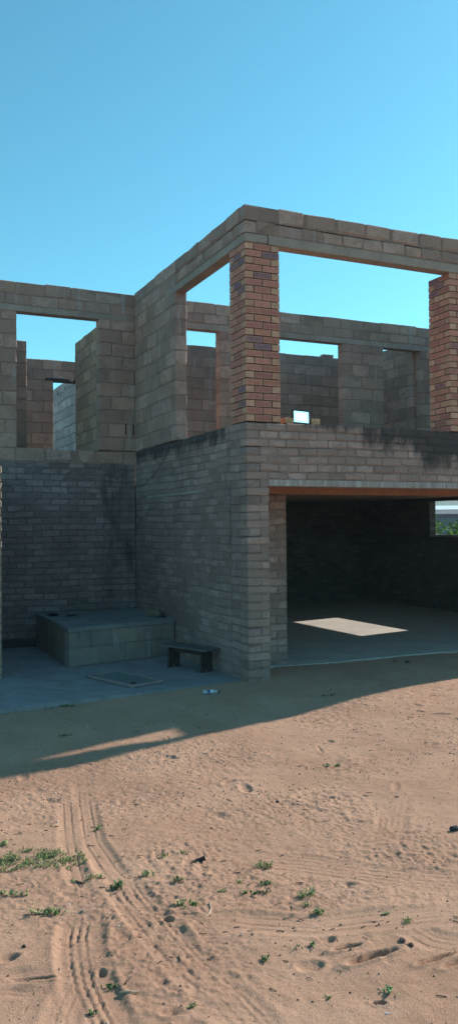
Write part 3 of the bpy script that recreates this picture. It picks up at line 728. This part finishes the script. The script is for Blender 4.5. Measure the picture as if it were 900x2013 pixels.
# loose grit over the sand
mb = MB(); r = random.Random(21)
for _ in range(9000):
    x = r.uniform(-4.2, 4.5); y = r.uniform(-6.2, -.3); s = r.choice((.0025, .003, .0035, .004, .005, .007))*(1 if y < -3.5 else 1.5)
    if y > -3 and r.random() < .35: continue
    z = 0; v = r.uniform(.5, 1.3); q_ = r.random(); c = (.32*v, .20*v, .145*v, 1) if q_ < .55 else ((.11*v, .07*v, .055*v, 1) if q_ < .88 else (.5*v, .44*v, .38*v, 1))
    mb.add([(x+s*r.uniform(.6, 1.2), y, z), (x, y+s*r.uniform(.6, 1.2), z), (x-s, y, z), (x, y-s, z), (x, y, z+s*.8)], [(0, 1, 4), (1, 2, 4), (2, 3, 4), (3, 0, 4)], c)
V = np.array(mb.v); V[:, 2] += np.repeat(base_h(V[2::5, 0].copy(), V[4::5, 1].copy()) + detail_h(V[2::5, 0].copy(), V[4::5, 1].copy()), 5)
mb.v = [tuple(a) for a in V]
o = mb.build('grit', M['face'], normals=False); tag(o, 'loose grit and tiny stones scattered over the sand', 'gravel', kind='stuff')

# dry litter: bits of straw and twig
mb = MB(); r = random.Random(31)
for _ in range(260):
    if r.random() < .6: cx_, cy_ = r.choice([(-2.9, -4.1), (-2.2, -4.7), (-1.9, -5.3), (-2.6, -5.2), (-1.2, -3.8), (-.2, -2.9), (-3.0, -3.4)]); x = r.gauss(cx_, .3); y = r.gauss(cy_, .25)
    else: x = r.uniform(-3.8, 2.5); y = r.uniform(-6, -1)
    a = r.uniform(0, 3.14); l = r.uniform(.006, .022); w_ = r.uniform(.0012, .0025); z = gz(x, y)+.003
    dx, dy = l*math.cos(a), l*math.sin(a); c = r.choice([(.12, .075, .05, 1), (.08, .05, .04, 1), (.40, .29, .19, 1), (.22, .15, .10, 1)])
    mb.tube([(x-dx, y-dy, z), (x+dx*.1, y+dy*.1, z+r.uniform(0, .002)), (x+dx, y+dy, z)], w_, 4, c)
o = mb.build('litter', M['face'], normals=False); tag(o, 'bits of dry straw and twig strewn over the sand', 'litter', kind='stuff')

# weeds
tg = NT('weed_green').rough(.9); tg.b.inputs['Specular IOR Level'].default_value = .1; ag = tg.n('ShaderNodeAttribute', attribute_name='tint'); tg.col(ag.outputs['Color']); tg.b.inputs['Subsurface Weight'].default_value = 0
def blades(mb, x, y, z, n, h, spread, r, kind='grass', cols=((.19, .25, .09), (.25, .29, .12), (.12, .17, .055), (.42, .35, .20))):
    for _ in range(n):
        a = r.uniform(0, 6.283); d = abs(r.gauss(0, spread*.5)); bx_ = x+d*math.cos(a); by_ = y+d*math.sin(a)*.8
        an = r.uniform(0, 6.283); hh_ = h*r.uniform(.4, 1.1); ln_ = h*r.uniform(.4, 1.2); w = (.0022 if kind == 'grass' else .0045)*r.uniform(.7, 1.3)*(1+h*3)
        dx, dy = math.cos(an), math.sin(an); q = r.choice(cols); v = r.uniform(.7, 1.25); c = (q[0]*v, q[1]*v, q[2]*v, 1)
        P0 = (bx_, by_, z-.004); m1 = (bx_+dx*ln_*.45, by_+dy*ln_*.45, z+hh_*.75); m2 = (bx_+dx*ln_, by_+dy*ln_, z+hh_*r.uniform(.3, 1))
        sx_, sy_ = -dy*w, dx*w
        mb.add([(P0[0]-sx_*.4, P0[1]-sy_*.4, P0[2]), (P0[0]+sx_*.4, P0[1]+sy_*.4, P0[2]), (m1[0]+sx_, m1[1]+sy_, m1[2]), (m1[0]-sx_, m1[1]-sy_, m1[2]), m2],
               [(0, 1, 2, 3), (3, 2, 4)], c)
def weed(label, px, py, w_px, h, n, kind='grass', seed=0, cols=None, name=None):
    h *= .75
    p = gp(px, py); r = random.Random(seed+100); sc = F/((p-CP).dot(fw)); W = w_px/sc
    mb = MB(); k = max(1, int(W/(.045)))
    kw = {} if cols is None else {'cols': cols}
    for i in range(k):
        x = -W/2 + W*(i+.5)/k if k > 1 else 0; yy = r.uniform(-.02, .02)
        wx = p.x + x*r2.x; wy = p.y + x*r2.y + yy
        blades(mb, wx-p.x, wy-p.y, gz(wx, wy)-p.z, max(5, int(n*.75)//k), h, min(W/2, .03)+.005, r, kind, **kw)
    o = mb.build(name or ('grass_tuft' if kind == 'grass' else 'weed'), tg.m, normals=False); o.location = p; tag(o, label, 'grass tuft' if kind == 'grass' else 'weed', 'weeds and grass tufts growing in the sand')
GD = ((.08, .13, .055), (.12, .17, .07), (.06, .10, .04))
weed('leafy weed beside the tyre tracks with a long dark shadow', 92, 1800, 62, .045, 60, 'leaf', 1)
weed('bright green tuft just right of the big grass patch', 188, 1724, 44, .03, 90, 'grass', 2)
weed('low thin grass tuft in front of the big grass patch', 145, 1738, 34, .02, 50, 'grass', 3)
weed('flat leafy weed at the left edge below the big grass patch', 25, 1757, 58, .03, 60, 'leaf', 4)
weed('dark spiky weed where the two tyre tracks cross', 234, 1748, 26, .045, 34, 'leaf', 5, GD)
weed('flat dark weed right of the crossing tyre tracks', 288, 1721, 34, .035, 34, 'leaf', 6)
weed('small dark weed left of the pair of wide weeds', 349, 1732, 18, .035, 24, 'leaf', 7, GD)
weed('wide leafy weed beside the thin curved grass stalk', 367, 1776, 54, .03, 60, 'leaf', 8)
weed('small green weed above the black pipe end, left one of two', 320, 1684, 22, .03, 36, 'grass', 9)
weed('small green weed above the black pipe end, right one of two', 362, 1680, 30, .022, 36, 'grass', 10)
weed('small low weed in the sun below the shadow edge at left', 195, 1632, 26, .03, 30, 'leaf', 11)
weed('grassy tuft with upright blades in the middle of the sand', 520, 1706, 36, .05, 90, 'grass', 12)
weed('dark leafy weed under the upright grassy tuft', 520, 1736, 26, .035, 34, 'leaf', 13, GD)
weed('thin brownish weed left of the dark leafy weed', 468, 1734, 22, .03, 30, 'grass', 14)
weed('low row of sparse weeds under the dark leafy weed', 505, 1760, 60, .022, 44, 'leaf', 15, GD)
weed('flat green weed beside the sparse row of weeds', 437, 1755, 30, .02, 36, 'grass', 16)
weed('tall grassy tuft, uppermost of the three right of centre', 603, 1762, 40, .045, 80, 'grass', 17)
weed('low green tuft, middle of the three right of centre', 605, 1782, 24, .02, 36, 'grass', 18)
weed('bushy tuft, lowest of the three right of centre', 628, 1800, 26, .035, 70, 'grass', 19)
weed('lone green weed in the sun below the garage', 652, 1505, 34, .035, 50, 'leaf', 20)
weed('dark green weed growing against the slab edge', 132, 1389, 32, .035, 60, 'leaf', 21, GD)
weed('faint low weed against the slab edge at far left', 98, 1392, 20, .02, 24, 'leaf', 22, GD)
weed('dark green weed in the shade left of the lit streak', 128, 1446, 32, .025, 40, 'leaf', 23, GD)
weed('tiny weed at the pointed end of the lit streak', 394, 1433, 14, .018, 16, 'leaf', 24, GD)
weed('dark low weed in the shade in front of the garage', 645, 1368, 26, .035, 40, 'leaf', 25, GD)
weed('tiny round weed above the long rut at right', 758, 1798, 14, .018, 26, 'leaf', 26)
weed('small spreading tuft right of the tiny round weeds', 796, 1808, 30, .022, 46, 'grass', 27)
weed('small bright weed left of the long dark rut', 619, 1863, 12, .025, 18, 'leaf', 28)
weed('thin flat weed left of the small bright weed', 588, 1862, 28, .012, 26, 'grass', 29)
weed('tiny dark weed on the sand left of the rut weeds', 519, 1886, 20, .025, 22, 'leaf', 30, GD)
weed('star shaped weed with broad pale leaves near the bottom edge', 762, 1950, 26, .035, 16, 'leaf', 31, ((.22, .30, .14), (.12, .2, .07)))
weed('tiny seedling left of the star shaped weed', 647, 1960, 14, .012, 10, 'leaf', 32)
weed('small weed inside the deep tyre track at the bottom', 182, 1993, 18, .025, 22, 'leaf', 33, GD)
weed('leafy weed at the left edge above the big grass patch', 8, 1662, 26, .04, 34, 'leaf', 34)
weed('spindly dark weed beside the pale straight twig', 218, 1946, 28, .03, 22, 'leaf', 35, GD)
weed('tiny weed on the sand under the pale twig', 380, 1979, 16, .02, 14, 'leaf', 36)
weed('faint grass wisp above the thin tuft in the upper sand', 95, 1578, 26, .015, 22, 'grass', 37)
mb = MB(); r = random.Random(77); pc = gp(95, 1690)
for (a, b, wpx, n, h) in [(95,1684,60,300,.035),(140,1690,40,200,.03),(55,1700,40,150,.03),(15,1688,40,160,.035),(15,1708,50,130,.025),(88,1705,26,110,.03),(70,1676,30,90,.03),(125,1702,24,60,.02),(150,1700,18,50,.02),(-20,1700,50,150,.03)]:
    p = gp(a, b); sc = F/((p-CP).dot(fw)); W = wpx/sc
    for _ in range(n//10):
        x = r.gauss(0, W*.35); y = r.gauss(0, .035); blades(mb, p.x+x-pc.x, p.y+y-pc.y, gz(p.x+x, p.y+y)-pc.z, 10, h*.65, .03, r)
o = mb.build('grass_patch', tg.m, normals=False); o.location = pc; tag(o, 'largest patch of short green and straw grass at the left', 'grass', kind='stuff')

# ------------------------------------------------------------------ far view through the garage window
def far(d, side): # distance along the sight line through the window, sideways offset
    return Vector((CP.x + .63*d + .777*side, CP.y + .777*d - .63*side, 0))
leaf = NT('leaf_green').rough(.95); leaf.b.inputs['Specular IOR Level'].default_value = .05; al = leaf.n('ShaderNodeAttribute', attribute_name='tint'); leaf.col(al.outputs['Color'])
bark = plain_mat('tree_bark', (.12, .09, .07))
def tree(label, d, side, top, wid, seed, dark=False):
    r = random.Random(seed); p = far(d, side); z0 = float(base_h(np.array([p.x]), np.array([p.y]))[0])
    T_ = empty('tree', (p.x, p.y, z0)); tag(T_, label, 'tree', 'bushy trees behind the house'); h = top-z0
    mb = MB(); mb.tube([(0, 0, -.1), (.05, 0, h*.25), (.1, .05, h*.5)], [.12, .09, .05], 7)
    for k in range(5):
        a = k*1.26+r.random(); mb.tube([(.05, 0, h*.25), (wid*.25*math.cos(a), wid*.25*math.sin(a), h*.5), (wid*.4*math.cos(a), wid*.4*math.sin(a), h*.75)], [.05, .035, .015], 5)
    mb.build('trunk', bark, T_)
    mb = MB(); cl = []
    for _ in range(46):
        a = r.uniform(0, 6.28); q = r.random()**.6*wid*.5; cl.append((q*math.cos(a), q*math.sin(a), h*(.4+.52*r.random()*(1-.35*(q/(wid*.5))**2)), r.uniform(.18, .4)))
    for (x, y, z, s) in cl:
        tone = r.uniform(.7, 1.3)
        for _ in range(120):
            v = Vector((r.gauss(0, 1), r.gauss(0, 1), r.gauss(0, 1))).normalized()*s*r.uniform(.6, 1.25)
            c = Vector((x, y, z))+v; sz = r.uniform(.035, .075); a = Vector((r.gauss(0, 1), r.gauss(0, 1), r.gauss(0, 1))).normalized(); b = a.orthogonal().normalized()
            k = tone*r.uniform(.7, 1.3); base = (.05, .09, .03) if dark else (.11, .19, .035)
            mb.add([c-a*sz, c+b*sz*.5, c+a*sz, c-b*sz*.5], [(0, 1, 2, 3)], (base[0]*k, base[1]*k, base[2]*k, 1))
    mb.build('crown', leaf.m, T_, normals=False)
for i, a in enumerate([('bright green bush close behind the window sill', 24, -1.5, 2.25, 3.2, 1), ('bright green bush in the middle of the window view', 26, 1.0, 2.12, 3.0, 2),
        ('bright green bush at the right of the window view', 25, 3.2, 2.28, 3.2, 3), ('taller darker bush behind the bright ones at the left', 32, -1.2, 2.2, 3.6, 4, True),
        ('taller darker bush behind the bright ones at the right', 33, 2.8, 2.25, 4, 5, True), ('bushy tree far left of the window view', 30, -5, 1.9, 3.5, 6), ('bushy tree far right of the window view', 29, 7, 1.9, 3.5, 7)]): tree(*a)
blue = plain_mat('blue_grey_wall', (.10, .16, .24), (.08, .13, .20)); roofm = plain_mat('grey_roof', (.11, .115, .13), (.08, .085, .10), scale=.8)
pale = plain_mat('pale_metal_roof', (.75, .80, .78), (.66, .72, .70), .5); win = plain_mat('dark_window', (.03, .04, .05), rough=.3, bump=0)
def house(label, d, side, w, dep, eave, ridge, mw_, mr, nwin):
    p = far(d, side); z0 = float(base_h(np.array([p.x]), np.array([p.y]))[0])
    o = empty('bungalow', (p.x, p.y, z0), -YAW-R(10)); tag(o, label, 'house', 'houses beyond the trees'); e = eave-z0; g = ridge-z0
    mb = MB(); mb.box((-w/2, 0, -.3), (w/2, dep, e)); mb.build('wall', mw_, o)
    mb = MB(); ov = .5
    v = [(-w/2-ov, -ov, e-.1), (w/2+ov, -ov, e-.1), (w/2+ov, dep+ov, e-.1), (-w/2-ov, dep+ov, e-.1), (-w/2+dep*.35, dep/2, g), (w/2-dep*.35, dep/2, g)]
    v += [(a, b, c+.12) for a, b, c in v]
    mb.add(v, [(6, 7, 11, 10), (7, 8, 11), (8, 9, 10, 11), (9, 6, 10), (0, 1, 7, 6), (1, 2, 8, 7), (2, 3, 9, 8), (3, 0, 6, 9), (0, 3, 2, 1)]); mb.build('roof', mr, o)
    for k in range(nwin):
        x = -w/2 + w*(k+.5)/nwin; mb = MB(); mb.box((x-.45, -.03, e-1.4), (x+.45, -.005, e-.45)); f = mb.build('window', win, o)
        mb = MB(); mb.box((x-.52, -.06, e-1.48), (x+.52, -.032, e-1.41)); mb.build('sill', pale, f)
    return o
house('long blue grey bungalow with a grey hipped roof beyond the trees', 62, 2, 19, 8, 2.55, 2.86, blue, roofm, 7)
house('blue grey bungalow with a steeper roof behind at the left', 78, -5.5, 10, 8, 2.8, 3.7, blue, roofm, 4)
house('big shed with a pale metal roof farthest away', 105, 4, 46, 16, 2.9, 4.25, pale, pale, 0)
# distant hill
def hill():
    mb = MB(); n = 60; m = 12; vs = []; fs = []
    for j in range(m+1):
        for i in range(n+1):
            s = (i/n-.5)*900; d = 260+j*40; p = far(d, s)
            z = -3 + (13+3.5*math.sin(s*.013+1)+1.6*math.sin(s*.05)+.8*math.sin(s*.13))*math.sin(min(1, j/m*1.3)*math.pi/2)*(1+j*.13)
            vs.append((p.x, p.y, z))
    for j in range(m):
        for i in range(n): a = j*(n+1)+i; fs.append((a, a+1, a+n+2, a+n+1))
    mb.add(vs, fs); o = mb.build('hills', plain_mat('hill_scrub', (.13, .17, .12), (.08, .12, .08), .95, .05, .5, .3, .5), smooth=True); tag(o, kind='structure')
hill()

# ------------------------------------------------------------------ air
c0 = far(380, 0); mb = MB(); mb.box((-1500, -1500, -4.6), (1500, 1500, 24)); o = mb.build('haze', bpy.data.materials.new('haze')); tag(o, 'thin pale haze over the distant land', 'haze', kind='stuff')
hm = o.data.materials[0]; hm.use_nodes = True; hm.node_tree.nodes.clear(); ho = hm.node_tree.nodes.new('ShaderNodeOutputMaterial'); hv = hm.node_tree.nodes.new('ShaderNodeVolumePrincipled')
hv.inputs['Color'].default_value = (.82, .92, .96, 1); hv.inputs['Density'].default_value = .0008; hm.node_tree.links.new(hv.outputs[0], ho.inputs['Volume'])
